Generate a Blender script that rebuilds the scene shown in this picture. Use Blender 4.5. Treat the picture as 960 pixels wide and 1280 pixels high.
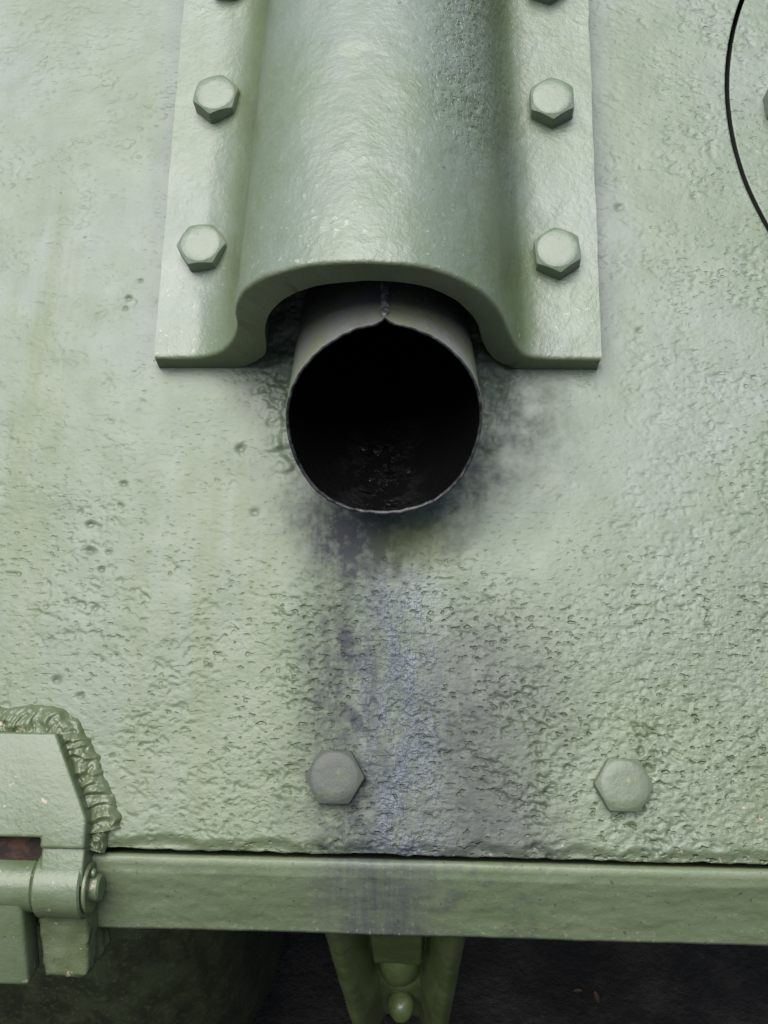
import bpy, bmesh, math, random
import numpy as np
from mathutils import Matrix, Vector, Euler

random.seed(7)
for o in list(bpy.data.objects):
    bpy.data.objects.remove(o, do_unlink=True)
SC = bpy.context.scene
COL = SC.collection
R = math.radians

# ------------------------------------------------------------------ frame of the sloping armour plate
# plate frame: x to the right, y up the slope, z out of the plate.  The plate's normal is raised 47 degrees.
TILT = Matrix.Translation((0, 0, 1.25)) @ Matrix.Rotation(R(43), 4, 'X')

# ------------------------------------------------------------------ camera
F_PX = 1290.0
def rot3(a, b, c):
    return (Matrix.Rotation(a, 3, 'X') @ Matrix.Rotation(b, 3, 'Y') @ Matrix.Rotation(c, 3, 'Z'))
CAM_R = rot3(0.26416, 0.04665, 0.00862)
CAM_C = Vector((0.03891, -0.27825, 0.65459))
cam_d = bpy.data.cameras.new('camera')
cam_d.sensor_fit = 'VERTICAL'
cam_d.sensor_height = 24.0
cam_d.lens = F_PX / 1280.0 * 24.0
cam_d.clip_start = 0.01
cam_d.clip_end = 2000
cam = bpy.data.objects.new('camera', cam_d)
COL.objects.link(cam)
cam.matrix_world = TILT @ Matrix.Translation(CAM_C) @ CAM_R.to_4x4()
SC.camera = cam

# ------------------------------------------------------------------ overcast sky, weak wide sun
SUN_EL, SUN_AZ = R(68), R(205)          # high up behind the camera, a little from the left
world = bpy.data.worlds.new('World')
SC.world = world
world.use_nodes = True
wn = world.node_tree
wn.nodes.clear()
sky = wn.nodes.new('ShaderNodeTexSky')
sky.sky_type = 'NISHITA'
sky.sun_disc = False
sky.sun_elevation = SUN_EL
sky.sun_rotation = SUN_AZ
sky.air_density = 1.0
sky.dust_density = 1.5
hs = wn.nodes.new('ShaderNodeHueSaturation')   # cloud cover takes most of the blue out
hs.inputs['Saturation'].default_value = 0.80
bg = wn.nodes.new('ShaderNodeBackground')
bg.inputs['Strength'].default_value = 0.05
wo = wn.nodes.new('ShaderNodeOutputWorld')
wn.links.new(sky.outputs[0], hs.inputs['Color'])
# sky dimmed toward the horizon, steeper than CIE overcast, to darken undersides
geo = wn.nodes.new('ShaderNodeTexCoord')
sep = wn.nodes.new('ShaderNodeSeparateXYZ'); wn.links.new(geo.outputs['Generated'], sep.inputs[0])
sky_grad = wn.nodes.new('ShaderNodeMapRange'); wn.links.new(sep.outputs['Z'], sky_grad.inputs[0])
for k_, v_ in ((1, 0.0), (2, 1.0), (3, 0.26), (4, 1.65)): sky_grad.inputs[k_].default_value = v_
mul = wn.nodes.new('ShaderNodeVectorMath'); mul.operation = 'SCALE'
wn.links.new(hs.outputs[0], mul.inputs[0]); wn.links.new(sky_grad.outputs[0], mul.inputs['Scale'])
wn.links.new(mul.outputs[0], bg.inputs['Color'])
wn.links.new(bg.outputs[0], wo.inputs['Surface'])

sun_d = bpy.data.lights.new('sun', 'SUN')
sun_d.energy = 1.5
sun_d.angle = R(60)
sun_d.color = (1.0, 0.985, 0.955)
sun = bpy.data.objects.new('sun', sun_d)
COL.objects.link(sun)
sdir = Vector((math.sin(SUN_AZ) * math.cos(SUN_EL), math.cos(SUN_AZ) * math.cos(SUN_EL), math.sin(SUN_EL)))
sun.rotation_euler = sdir.to_track_quat('Z', 'Y').to_euler()
sun.location = sdir * 20

SC.view_settings.view_transform = 'Standard'
SC.view_settings.look = 'None'
SC.view_settings.exposure = 1.76
SC.view_settings.gamma = 1.0
SC.view_settings.use_curve_mapping = False

# ------------------------------------------------------------------ photo pixel -> point on a plane of the plate frame
def ray(px, py):
    return CAM_R @ Vector(((px - 480) / F_PX, -(py - 640) / F_PX, -1.0))
def on_z(px, py, z=0.0):
    d = ray(px, py)
    return CAM_C + d * ((z - CAM_C.z) / d.z)
def on_y(px, py, y=0.0):
    d = ray(px, py)
    return CAM_C + d * ((y - CAM_C.y) / d.y)

# ------------------------------------------------------------------ object helpers
def tag(o, label=None, cat=None, group=None, kind=None):
    if label: o['label'] = label
    if cat: o['category'] = cat
    if group: o['group'] = group
    if kind: o['kind'] = kind
    return o
def thing(name, base, label, cat, group=None):
    o = bpy.data.objects.new(name, None)
    o.empty_display_size = 0.03
    COL.objects.link(o)
    o.matrix_world = TILT @ Matrix.Translation(Vector(base))
    o['base'] = [float(v) for v in base]
    return tag(o, label, cat, group)
def link(name, me, mat, parent=None, local=None):
    """local None: mesh data is in the plate frame; otherwise local is a matrix in the plate frame"""
    o = bpy.data.objects.new(name, me)
    COL.objects.link(o)
    if mat and not me.materials:
        me.materials.append(mat)
    m = local if local is not None else Matrix.Identity(4)
    if parent is None:
        o.matrix_world = TILT @ m
    else:
        o.parent = parent
        o.matrix_local = plate_inverse(parent) @ m
    return o
def plate_of(o):
    m = o.matrix_basis.copy()
    if o.parent: return plate_of(o.parent) @ m
    return TILT.inverted() @ m
def plate_inverse(o):
    return plate_of(o).inverted()

def mesh_np(name, V, Q, smooth=True):
    V = np.ascontiguousarray(V, dtype=np.float32); Q = np.ascontiguousarray(Q, dtype=np.int32)
    me = bpy.data.meshes.new(name)
    k = Q.shape[1]
    me.vertices.add(len(V)); me.vertices.foreach_set('co', V.ravel())
    me.loops.add(Q.size); me.loops.foreach_set('vertex_index', Q.ravel())
    me.polygons.add(len(Q))
    me.polygons.foreach_set('loop_start', np.arange(0, Q.size, k, dtype=np.int32))
    me.polygons.foreach_set('loop_total', np.full(len(Q), k, dtype=np.int32))
    me.update(calc_edges=True)
    me.validate()
    me.polygons.foreach_set('use_smooth', np.full(len(me.polygons), smooth))
    return me
def mesh_bm(name, bm, sharp=35):
    bmesh.ops.recalc_face_normals(bm, faces=bm.faces)
    me = bpy.data.meshes.new(name)
    for f in bm.faces: f.smooth = True
    for e in bm.edges:
        if len(e.link_faces) == 2 and e.calc_face_angle(0) > R(sharp): e.smooth = False
    bm.to_mesh(me); bm.free()
    return me

def roughen(me, amp, scale, seed=0):
    from mathutils import noise
    for v in me.vertices:
        d = noise.noise_vector((v.co * scale) + Vector((seed, 0, 0)))
        v.co += d * amp

# ------------------------------------------------------------------ numpy noise
def vnoise(x, y, sx, sy, seed):
    rng = np.random.default_rng(seed)
    G = rng.random((256, 256)).astype(np.float32)
    u = x / sx + 57.3; v = y / sy + 91.7
    iu = np.floor(u).astype(int); iv = np.floor(v).astype(int)
    fu = u - iu; fv = v - iv
    fu = fu * fu * fu * (fu * (fu * 6 - 15) + 10); fv = fv * fv * fv * (fv * (fv * 6 - 15) + 10)
    a = G[iu % 256, iv % 256]; b = G[(iu + 1) % 256, iv % 256]
    c = G[iu % 256, (iv + 1) % 256]; d = G[(iu + 1) % 256, (iv + 1) % 256]
    return (a * (1 - fu) + b * fu) * (1 - fv) + (c * (1 - fu) + d * fu) * fv
def fbm(x, y, sx, sy, seed, n=3):
    s = 0; a = 1; t = 0
    u, v = x / sx, y / sy
    for i in range(n):
        c_, s_ = math.cos(0.6 + 1.1 * i), math.sin(0.6 + 1.1 * i)
        w1 = vnoise(u, v, 0.9, 0.9, seed + 500 + i) - 0.5; w2 = vnoise(u + 7.7, v, 0.9, 0.9, seed + 700 + i) - 0.5
        p, q = u + 0.7 * w1, v + 0.7 * w2
        s = s + a * vnoise(c_ * p - s_ * q, s_ * p + c_ * q, 1.0, 1.0, seed + i); t += a; a *= 0.5; u, v = u * 2.03, v * 2.03
    return s / t
def sstep(a, b, x):
    t = np.clip((x - a) / (b - a), 0, 1)
    return t * t * (3 - 2 * t)

# ------------------------------------------------------------------ shader expression helper
class X:
    def __init__(s, nt, sock): s.nt = nt; s.s = sock
    def _m(s, op, o=None, o2=None):
        n = s.nt.nodes.new('ShaderNodeMath'); n.operation = op
        for i, v in enumerate((s, o, o2)):
            if v is None: continue
            if isinstance(v, X): s.nt.links.new(v.s, n.inputs[i])
            else: n.inputs[i].default_value = v
        return X(s.nt, n.outputs[0])
    def __add__(s, o): return s._m('ADD', o)
    __radd__ = __add__
    def __sub__(s, o): return s._m('SUBTRACT', o)
    def __rsub__(s, o): return (s * -1.0) + o
    def __mul__(s, o): return s._m('MULTIPLY', o)
    __rmul__ = __mul__
    def abs(s): return s._m('ABSOLUTE')
    def pow(s, p): return s._m('POWER', p)
    def max(s, o): return s._m('MAXIMUM', o)
    def min(s, o): return s._m('MINIMUM', o)
    def clamp(s): return s.max(0.0).min(1.0)
    def step(s, a, b):                      # smoothstep a->b (a may exceed b)
        n = s.nt.nodes.new('ShaderNodeMapRange'); n.interpolation_type = 'SMOOTHSTEP'; n.clamp = True
        s.nt.links.new(s.s, n.inputs[0])
        lo, hi, t0, t1 = (a, b, 0, 1) if a < b else (b, a, 1, 0)
        for i, v in enumerate((lo, hi, t0, t1)): n.inputs[i + 1].default_value = v
        return X(s.nt, n.outputs[0])
    def bell(s, c, w):                      # soft bump of half width w round c
        return (s - c).abs().step(w, 0.0)
class Mat:
    def __init__(s, name):
        s.m = bpy.data.materials.new(name); s.m.use_nodes = True
        s.nt = s.m.node_tree; s.nt.nodes.clear()
        s.out = s.nt.nodes.new('ShaderNodeOutputMaterial')
        s.b = s.nt.nodes.new('ShaderNodeBsdfPrincipled')
        s.nt.links.new(s.b.outputs[0], s.out.inputs[0])
        tc = s.nt.nodes.new('ShaderNodeTexCoord'); s.co = tc.outputs['Object']
        sp = s.nt.nodes.new('ShaderNodeSeparateXYZ'); s.nt.links.new(s.co, sp.inputs[0])
        s.x, s.y, s.z = (X(s.nt, sp.outputs[i]) for i in range(3))
    def scaled(s, sc, off=(0, 0, 0)):
        n = s.nt.nodes.new('ShaderNodeMapping'); s.nt.links.new(s.co, n.inputs[0])
        n.inputs['Scale'].default_value = sc; n.inputs['Location'].default_value = off
        return n.outputs[0]
    def noise(s, sc, detail=3, rough=0.55, off=(0, 0, 0), dist=0.0):
        if not isinstance(sc, tuple): sc = (sc,) * 3
        n = s.nt.nodes.new('ShaderNodeTexNoise'); s.nt.links.new(s.scaled(sc, off), n.inputs['Vector'])
        n.inputs['Scale'].default_value = 1.0; n.inputs['Detail'].default_value = detail
        n.inputs['Roughness'].default_value = rough; n.inputs['Distortion'].default_value = dist
        return X(s.nt, n.outputs['Fac'])
    def cells(s, sc, off=(0, 0, 0), rnd=1.0):
        if not isinstance(sc, tuple): sc = (sc,) * 3
        n = s.nt.nodes.new('ShaderNodeTexVoronoi'); s.nt.links.new(s.scaled(sc, off), n.inputs['Vector'])
        n.inputs['Scale'].default_value = 1.0; n.inputs['Randomness'].default_value = rnd
        return X(s.nt, n.outputs['Distance'])
    def mix(s, f, a, b):
        n = s.nt.nodes.new('ShaderNodeMix'); n.data_type = 'RGBA'
        if isinstance(f, X): s.nt.links.new(f.s, n.inputs[0])
        else: n.inputs[0].default_value = f
        for v, i in ((a, 6), (b, 7)):
            if isinstance(v, tuple): n.inputs[i].default_value = (*v, 1)
            else: s.nt.links.new(v, n.inputs[i])
        return n.outputs[2]
    def bump(s, h, strength, dist, prev=None):
        n = s.nt.nodes.new('ShaderNodeBump'); n.inputs['Strength'].default_value = strength
        n.inputs['Distance'].default_value = dist; s.nt.links.new(h.s, n.inputs['Height'])
        if prev is not None: s.nt.links.new(prev, n.inputs['Normal'])
        return n.outputs[0]
    def finish(s, col, rough, nrm=None, spec=0.5, metallic=0.0):
        for v, k in ((col, 'Base Color'), (rough, 'Roughness'), (spec, 'Specular IOR Level'), (metallic, 'Metallic')):
            if isinstance(v, X): s.nt.links.new(v.s, s.b.inputs[k])
            elif isinstance(v, tuple): s.b.inputs[k].default_value = (*v, 1)
            elif isinstance(v, (int, float)): s.b.inputs[k].default_value = v
            else: s.nt.links.new(v, s.b.inputs[k])
        if nrm is not None: s.nt.links.new(nrm, s.b.inputs['Normal'])
        return s.m

GREEN_A = (0.108, 0.140, 0.083)      # weathered protective green
GREEN_B = (0.134, 0.161, 0.123)      # chalky, faded
GREEN_C = (0.080, 0.106, 0.034)      # algae-tinged
SOOT = (0.032, 0.032, 0.040)
SOOT_SHEEN = (0.078, 0.088, 0.116)
TAN = (0.31, 0.248, 0.1736)
RUST = (0.062, 0.0279, 0.0124)

def paint_base(M):
    big = M.noise(7.0, 3, 0.6)
    col = M.mix(big.step(0.35, 0.68), GREEN_A, GREEN_B)
    mott = M.noise(60.0, 4, 0.65, (3, 1, 2))
    col = M.mix(mott.step(0.45, 0.75) * 0.35, col, GREEN_C)
    fine = M.noise(420.0, 2, 0.6)
    col = M.mix(fine.step(0.55, 0.8) * 0.18, col, (0.0806, 0.0992, 0.062))
    return col
def paint_bump(M, amt=1.0, pit=None):
    n = M.bump(M.noise(260.0, 3, 0.6), 0.55 * amt, 0.0012)
    n = M.bump(M.noise(900.0, 2, 0.6, (5, 5, 5)), 0.35 * amt, 0.0004, n)
    if pit is not None: n = M.bump(pit, 0.8, 0.0010, n)
    return n
def specks(M, scale, thr, amount_mask=None, off=(0, 0, 0)):
    f = M.noise(scale, 2, 0.5, off).step(thr, thr + 0.03)
    return f * amount_mask if amount_mask is not None else f

def make_plate_mat():
    M = Mat('weathered_green_plate_paint')
    x, y = M.x, M.y
    col = paint_base(M)
    streak = M.noise((70.0, 5.0, 1.0), 3, 0.6, (2, 7, 0))
    warp = (M.noise(16.0, 3, 0.6, (9, 2, 0)) - 0.5) * 0.05
    xw = x + warp
    # algae streaks at the left and beside the cover
    alg = (xw.bell(-0.235, 0.045) + xw.bell(-0.10, 0.10) * y.step(-0.02, -0.12)).clamp() * y.step(0.28, 0.0) * streak.step(0.35, 0.7)
    col = M.mix(alg * 0.8, col, GREEN_C)
    col = M.mix(y.step(0.0, -0.30) * 0.55, col, (0.088, 0.108, 0.050))     # plate darkened to olive lower down, painting in the weaker light there
    # soot fan below the pipe mouth
    blot = M.noise(42.0, 4, 0.65, (1, 4, 0))
    down = y.step(-0.095, -0.15)
    left = xw.bell(-0.012, 0.052) * y.step(-0.085, -0.125) * (0.50 + 0.50 * blot.step(0.35, 0.65))
    right = xw.bell(0.075, 0.075) * y.step(-0.15, -0.24) * (0.55 + 0.45 * blot.step(0.3, 0.7))
    halo = ((x - 0.005).pow(2.0) + (y + 0.085).pow(2.0)).pow(0.5)
    ring = (halo + (blot - 0.5) * 0.07).step(0.080, 0.035) * y.step(-0.03, -0.08)
    smear = (xw.bell(0.095, 0.060) * y.bell(-0.030, 0.080) + xw.bell(0.072, 0.030) * y.bell(-0.075, 0.05) * 0.8).clamp() * (0.25 + 0.75 * blot.step(0.3, 0.62))
    smear2 = xw.bell(-0.075, 0.04) * y.bell(-0.012, 0.05) * blot.step(0.3, 0.6)
    broad = xw.bell(0.035, 0.12) * y.step(-0.13, -0.22)
    grain = 0.45 * M.noise(150.0, 4, 0.7, (7, 3, 0)).step(0.30, 0.66) + 0.35 * M.noise((95.0, 16.0, 1.0), 4, 0.65, (3, 6, 0)).step(0.30, 0.65) + 0.32
    soot = ((left * 0.85 + right * 0.12 + broad * 0.40 + ring * 0.80 + smear * 0.85) * grain).clamp()
    wash = (x + warp * 0.8).bell(0.070, 0.085) * y.step(-0.13, -0.21) * (0.50 + 0.25 * blot.step(0.3, 0.65) + 0.25 * M.noise(130.0, 4, 0.7, (2, 5, 0)).step(0.3, 0.65))
    col = M.mix(wash * 0.85, col, (0.066, 0.070, 0.062))
    col = M.mix(soot * 0.92, col, SOOT)
    col = M.mix(smear2 * 0.75, col, (0.0434, 0.0527, 0.0248))
    core = (x + warp * 0.4 + y * 0.03).bell(0.014, 0.042) * y.step(-0.115, -0.17) * M.noise((85.0, 26.0, 1.0), 4, 0.7).step(0.30, 0.62) * (0.4 + 0.6 * M.noise(140.0, 3, 0.7, (1, 9, 0)).step(0.3, 0.6))
    col = M.mix(core * 0.75, col, SOOT_SHEEN)  # bluish wet sheen on the soot streak painted as lighter blue-grey
    ydrip = (x - 0.030).abs().step(0.045, 0.0) * y.bell(-0.122, 0.028) * blot.step(0.25, 0.5)
    col = M.mix(ydrip * 0.55, col, (0.0992, 0.1178, 0.0248))
    # dirt specks and painted contact shade round the cover's flanges, grey shade band beside them
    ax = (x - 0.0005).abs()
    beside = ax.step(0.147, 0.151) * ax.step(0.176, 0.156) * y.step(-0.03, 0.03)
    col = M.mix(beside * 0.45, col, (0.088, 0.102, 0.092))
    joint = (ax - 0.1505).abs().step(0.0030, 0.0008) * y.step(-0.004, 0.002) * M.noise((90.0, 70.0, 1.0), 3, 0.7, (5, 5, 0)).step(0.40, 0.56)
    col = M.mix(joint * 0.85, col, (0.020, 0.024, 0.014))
    # bare chips
    chipz = (x.step(0.05, 0.22) * y.step(-0.17, -0.25) + y.step(-0.29, -0.315) * 0.6 + x.step(-0.17, -0.20) * y.step(-0.20, -0.25)).clamp()
    pdirt = M.noise((200.0, 320.0, 1.0), 1, 0.45, (3, 3, 0), 0.15).step(0.62, 0.74) * y.step(0.0, -0.15)
    col = M.mix(pdirt * 0.45, col, (0.060, 0.078, 0.026))
    chip = specks(M, 230.0, 0.70, chipz)
    col = M.mix(chip * 0.8, col, TAN)
    dark = specks(M, 190.0, 0.735, None, (4, 4, 4))
    col = M.mix(dark * 0.7, col, (0.031, 0.0372, 0.0217))
    rough = 0.38 + 0.20 * M.noise(35.0, 2, 0.5) + soot * 0.20 - core * 0.22
    rz = 0.15 + 0.35 * core + 0.85 * y.step(-0.10, -0.20) * x.step(-0.14, -0.02) + 0.22 * y.step(-0.02, -0.18) * x.step(-0.05, -0.14) + 0.25 * x.step(0.17, 0.24)
    p1 = M.noise((200.0, 320.0, 1.0), 1, 0.45, (3, 3, 0), 0.15).step(0.575, 0.76)
    p2 = M.noise((330.0, 420.0, 1.0), 1, 0.5, (6, 1, 0), 0.0)
    var = M.noise(22.0, 3, 0.6, (2, 8, 0)).step(0.38, 0.62)
    pit = (p2 * (0.30 + 0.9 * core) - p1 * (0.30 + 0.70 * var)) * rz
    nrm = M.bump(M.noise((260.0, 360.0, 1.0), 2, 0.5), 0.26, 0.0010)
    nrm = M.bump(pit, 1.0, 0.0013, nrm)
    return M.finish(col, rough, nrm, 0.62 - 0.45 * soot - 0.15 * wash)

def make_cover_mat():
    M = Mat('cover_green_paint')
    x, y, z = M.x, M.y, M.z
    col = paint_base(M)
    streak = M.noise((45.0, 9.0, 20.0), 3, 0.6)
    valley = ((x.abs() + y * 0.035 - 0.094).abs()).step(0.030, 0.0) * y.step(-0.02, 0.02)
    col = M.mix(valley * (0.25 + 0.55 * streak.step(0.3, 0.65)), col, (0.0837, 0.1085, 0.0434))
    lowr = x.bell(0.085, 0.03) * y.step(0.14, 0.02) * streak.step(0.3, 0.6)
    col = M.mix(lowr * 0.5, col, (0.0682, 0.0992, 0.0279))
    chip = specks(M, 260.0, 0.675, (y.step(0.12, 0.0) * 0.8 + 0.25))
    col = M.mix(chip * 0.6, col, (0.2604, 0.2852, 0.2046))
    # pale splash on the crown
    d = ((x + 0.012).pow(2.0) + (y - 0.155).pow(2.0)).pow(0.5) + (M.noise(120.0, 2, 0.5) - 0.5) * 0.008
    col = M.mix(d.step(0.0095, 0.0065) * 0.35, col, (0.20, 0.23, 0.15))
    col = M.mix(y.step(0.004, 0.0005) * 0.65, col, (0.078, 0.092, 0.036))  # rim face tinted darker olive: unfaded paint, with underside shade painted in
    dark = specks(M, 170.0, 0.75, None, (4, 4, 4))
    col = M.mix(dark * 0.7, col, (0.031, 0.0372, 0.0217))
    pz = x.bell(0.062, 0.045) * y.step(0.06, 0.14)
    pit = (M.noise((420.0, 420.0, 420.0), 2, 0.6, (1, 2, 3)) - M.noise((230.0, 250.0, 230.0), 2, 0.6, (4, 2, 3), 0.5).step(0.52, 0.66)) * pz
    rough = 0.32 + 0.20 * M.noise(35.0, 2, 0.5)
    return M.finish(col, rough, paint_bump(M, 0.8, pit), 0.7)

def make_bar_mat():
    M = Mat('lower_plate_green_paint')
    x, y = M.x, M.y
    col = M.mix(M.noise(9.0, 3, 0.6).step(0.3, 0.7), (0.098, 0.124, 0.062), (0.118, 0.144, 0.084))
    col = M.mix(M.noise(120.0, 3, 0.7).step(0.5, 0.75) * 0.4, col, GREEN_C)
    streak = M.noise((230.0, 14.0, 14.0), 4, 0.7) * 0.6 + M.noise(70.0, 4, 0.65, (5, 1, 3)) * 0.4
    soot = ((x + (M.noise(25.0, 2, 0.5) - 0.5) * 0.03).bell(0.010, 0.062)) * (0.45 + 0.55 * streak.step(0.38, 0.6))
    soot2 = x.bell(0.08, 0.07) * M.noise(80.0, 3, 0.6).step(0.45, 0.7) * 0.5
    col = M.mix((soot * 0.8 + soot2).clamp(), col, (0.0465, 0.0465, 0.0589))
    chips = specks(M, 330.0, 0.635, 0.3 + y.step(-0.352, -0.372))
    col = M.mix(chips.clamp() * 0.6, col, (0.248, 0.2232, 0.1674))
    drk = specks(M, 260.0, 0.69, None, (7, 1, 1))
    col = M.mix(drk * 0.6, col, (0.0372, 0.0372, 0.0434))
    rough = 0.42 + 0.2 * M.noise(50.0, 2, 0.5)
    n = paint_bump(M, 0.55)
    return M.finish(col, rough, n, 0.5)

def make_fitting_mat(name='fitting_green_paint', a=GREEN_A, b=GREEN_B, chip=0.25, bump=0.5, spec=0.55):
    M = Mat(name)
    col = M.mix(M.noise(30.0, 3, 0.6).step(0.35, 0.65), a, b)
    col = M.mix(M.noise(150.0, 3, 0.6, (2, 2, 2)).step(0.5, 0.75) * 0.35, col, GREEN_C)
    col = M.mix(specks(M, 150.0, 0.69, None, (3, 9, 1)) * chip, col, TAN)
    col = M.mix(specks(M, 210.0, 0.72, None, (8, 2, 6)) * 0.6, col, RUST)
    return M.finish(col, 0.24 + 0.22 * M.noise(60.0, 2, 0.5), paint_bump(M, bump), spec)

def make_pipe_mat():
    M = Mat('sooted_pipe_paint')
    x, y, z = M.x, M.y, M.z
    n1 = M.noise(28.0, 4, 0.6)
    col = M.mix(n1.step(0.4, 0.62), (0.135, 0.135, 0.128), (0.120, 0.132, 0.078))
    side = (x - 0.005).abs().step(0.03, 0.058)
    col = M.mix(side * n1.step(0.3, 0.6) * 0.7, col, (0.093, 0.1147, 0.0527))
    col = M.mix(specks(M, 240.0, 0.69, None) * 0.5, col, (0.2604, 0.2604, 0.2232))
    col = M.mix(M.noise(160.0, 3, 0.6, (3, 3, 3)).step(0.55, 0.8) * 0.35, col, (0.05, 0.05, 0.05))
    col = M.mix(M.noise((60.0, 18.0, 18.0), 4, 0.7, (6, 2, 4)).step(0.48, 0.70) * 0.55, col, (0.085, 0.090, 0.060))
    return M.finish(col, 0.42 + 0.15 * n1, paint_bump(M, 1.0), 0.5)
def make_soot_mat():
    M = Mat('oily_black_soot')
    n = M.bump(M.noise(130.0, 4, 0.65), 0.8, 0.003)
    n = M.bump(M.cells(300.0), 0.5, 0.0012, n)
    wet = M.noise(60.0, 3, 0.6, (1, 1, 1)).step(0.45, 0.6)
    return M.finish((0.0015, 0.0015, 0.0016), 0.85 - 0.62 * wet * M.x.bell(0.006, 0.03), n, 0.05 + 0.30 * wet * M.x.bell(0.006, 0.035))
def make_edge_mat():
    M = Mat('burnt_pipe_edge')
    col = M.mix(M.noise(200.0, 3, 0.6).step(0.4, 0.6), (0.006, 0.006, 0.006), (0.028, 0.028, 0.028))
    return M.finish(col, 0.45, M.bump(M.noise(300.0, 2), 0.5, 0.001), 0.5)
def make_ground_mat():
    M = Mat('dark_oily_soil')
    col = M.mix(M.noise(9.0, 5, 0.65).step(0.4, 0.66), (0.006, 0.005, 0.0045), (0.022, 0.019, 0.016))
    col = M.mix(M.noise(70.0, 3, 0.6).step(0.6, 0.75) * 0.6, col, (0.035, 0.028, 0.022))
    return M.finish(col, 0.85, M.bump(M.noise(60.0, 4, 0.7), 0.8, 0.02), 0.3)
def make_rust_mat():
    M = Mat('dark_rust')
    col = M.mix(M.noise(90.0, 4, 0.65).step(0.45, 0.65), (0.010, 0.006, 0.004), (0.042, 0.018, 0.009))
    return M.finish(col, 0.8, M.bump(M.noise(400.0, 3), 0.8, 0.001), 0.3)
def make_leaf_mat():
    M = Mat('dead_leaf')
    return M.finish(M.mix(M.noise(90.0, 3).step(0.4, 0.6), (0.03, 0.014, 0.008), (0.05, 0.026, 0.013)), 0.7)

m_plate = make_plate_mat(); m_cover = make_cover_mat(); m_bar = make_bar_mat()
m_fit = make_fitting_mat()
m_weld = make_fitting_mat('weld_green_paint', (0.078, 0.098, 0.044), (0.100, 0.120, 0.066), 0.7, 0.9)
m_low = make_fitting_mat('hull_green_paint', (0.050, 0.074, 0.018), (0.074, 0.098, 0.034), 0.1, 0.5, 0.8)
m_housing = make_fitting_mat('housing_shade_green', (0.018, 0.022, 0.012), (0.034, 0.042, 0.020), 0.1, 0.8, 0.3)  # darker green that puts the shade under the hull into the housing's colour
m_grime = make_fitting_mat('grimy_green_paint', (0.090, 0.110, 0.066), (0.112, 0.132, 0.088), 0.3, 0.5, 0.4)
m_sooty = make_fitting_mat('sooted_green_paint', (0.056, 0.063, 0.050), (0.074, 0.081, 0.066), 0.1, 0.5, 0.22)
Mj = Mat('joint_dark'); m_joint = Mj.finish((0.008, 0.008, 0.006), 0.8, None, 0.2)  # greasy gap walls, near-black to paint in the joints' deep shade
m_hinge = make_fitting_mat('hinge_green_paint', (0.074, 0.100, 0.046), (0.096, 0.122, 0.070), 0.7, 0.55)
m_pipe = make_pipe_mat(); m_soot = make_soot_mat(); m_edge = make_edge_mat()
m_ground = make_ground_mat(); m_rust = make_rust_mat(); m_leaf = make_leaf_mat()

# ------------------------------------------------------------------ ground
def build_ground():
    n = 90
    c = np.concatenate([-np.geomspace(600, 1.6, 14), np.linspace(-1.5, 1.5, n), np.geomspace(1.6, 600, 14)])
    gx, gy = np.meshgrid(c, c, indexing='ij')
    h = (fbm(gx, gy, 0.35, 0.35, 5, 4) - 0.5) * 0.06 * np.exp(-(gx ** 2 + gy ** 2) / 40)
    V = np.stack([gx, gy, h], -1).reshape(-1, 3); k = len(c)
    i = np.arange(k * k).reshape(k, k)
    Q = np.stack([i[:-1, :-1], i[1:, :-1], i[1:, 1:], i[:-1, 1:]], -1).reshape(-1, 4)
    o = bpy.data.objects.new('ground', mesh_np('ground', V, Q)); COL.objects.link(o)
    o.data.materials.append(m_ground)
    tag(o, 'dark bare soil in the shade below the hull', 'ground', kind='structure')
build_ground()

# ------------------------------------------------------------------ pipe geometry constants (plate frame)
PC = Vector((0.0099, -0.0669, 0.0763)); PR = 0.0583; PW = 0.0022
PHI, PSI, PYAW = R(50), R(36), R(2.5)
P_AX = Vector((math.sin(PYAW), -math.sin(PHI) * math.cos(PYAW), math.cos(PHI) * math.cos(PYAW)))
P_CUT = Vector((math.sin(PYAW), -math.sin(PSI) * math.cos(PYAW), math.cos(PSI) * math.cos(PYAW)))
P_U = (Vector((1, 0, 0)) - P_AX * P_AX.x).normalized()
P_V = P_AX.cross(P_U)                     # points up the slope and out
def pipe_pt(r, th, t):                    # t metres back from the mouth
    p = PC + r * (math.cos(th) * P_U + math.sin(th) * P_V)
    k = (PC - p).dot(P_CUT) / P_AX.dot(P_CUT)
    return p + (k - t) * P_AX
def pipe_radius(xx, yy, zz=0.0):          # distance of plate points from the pipe axis (numpy)
    dx, dy, dz = xx - PC.x, yy - PC.y, zz - PC.z
    t = dx * P_AX.x + dy * P_AX.y + dz * P_AX.z
    return np.sqrt(np.maximum(dx * dx + dy * dy + dz * dz - t * t, 0))

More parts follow.
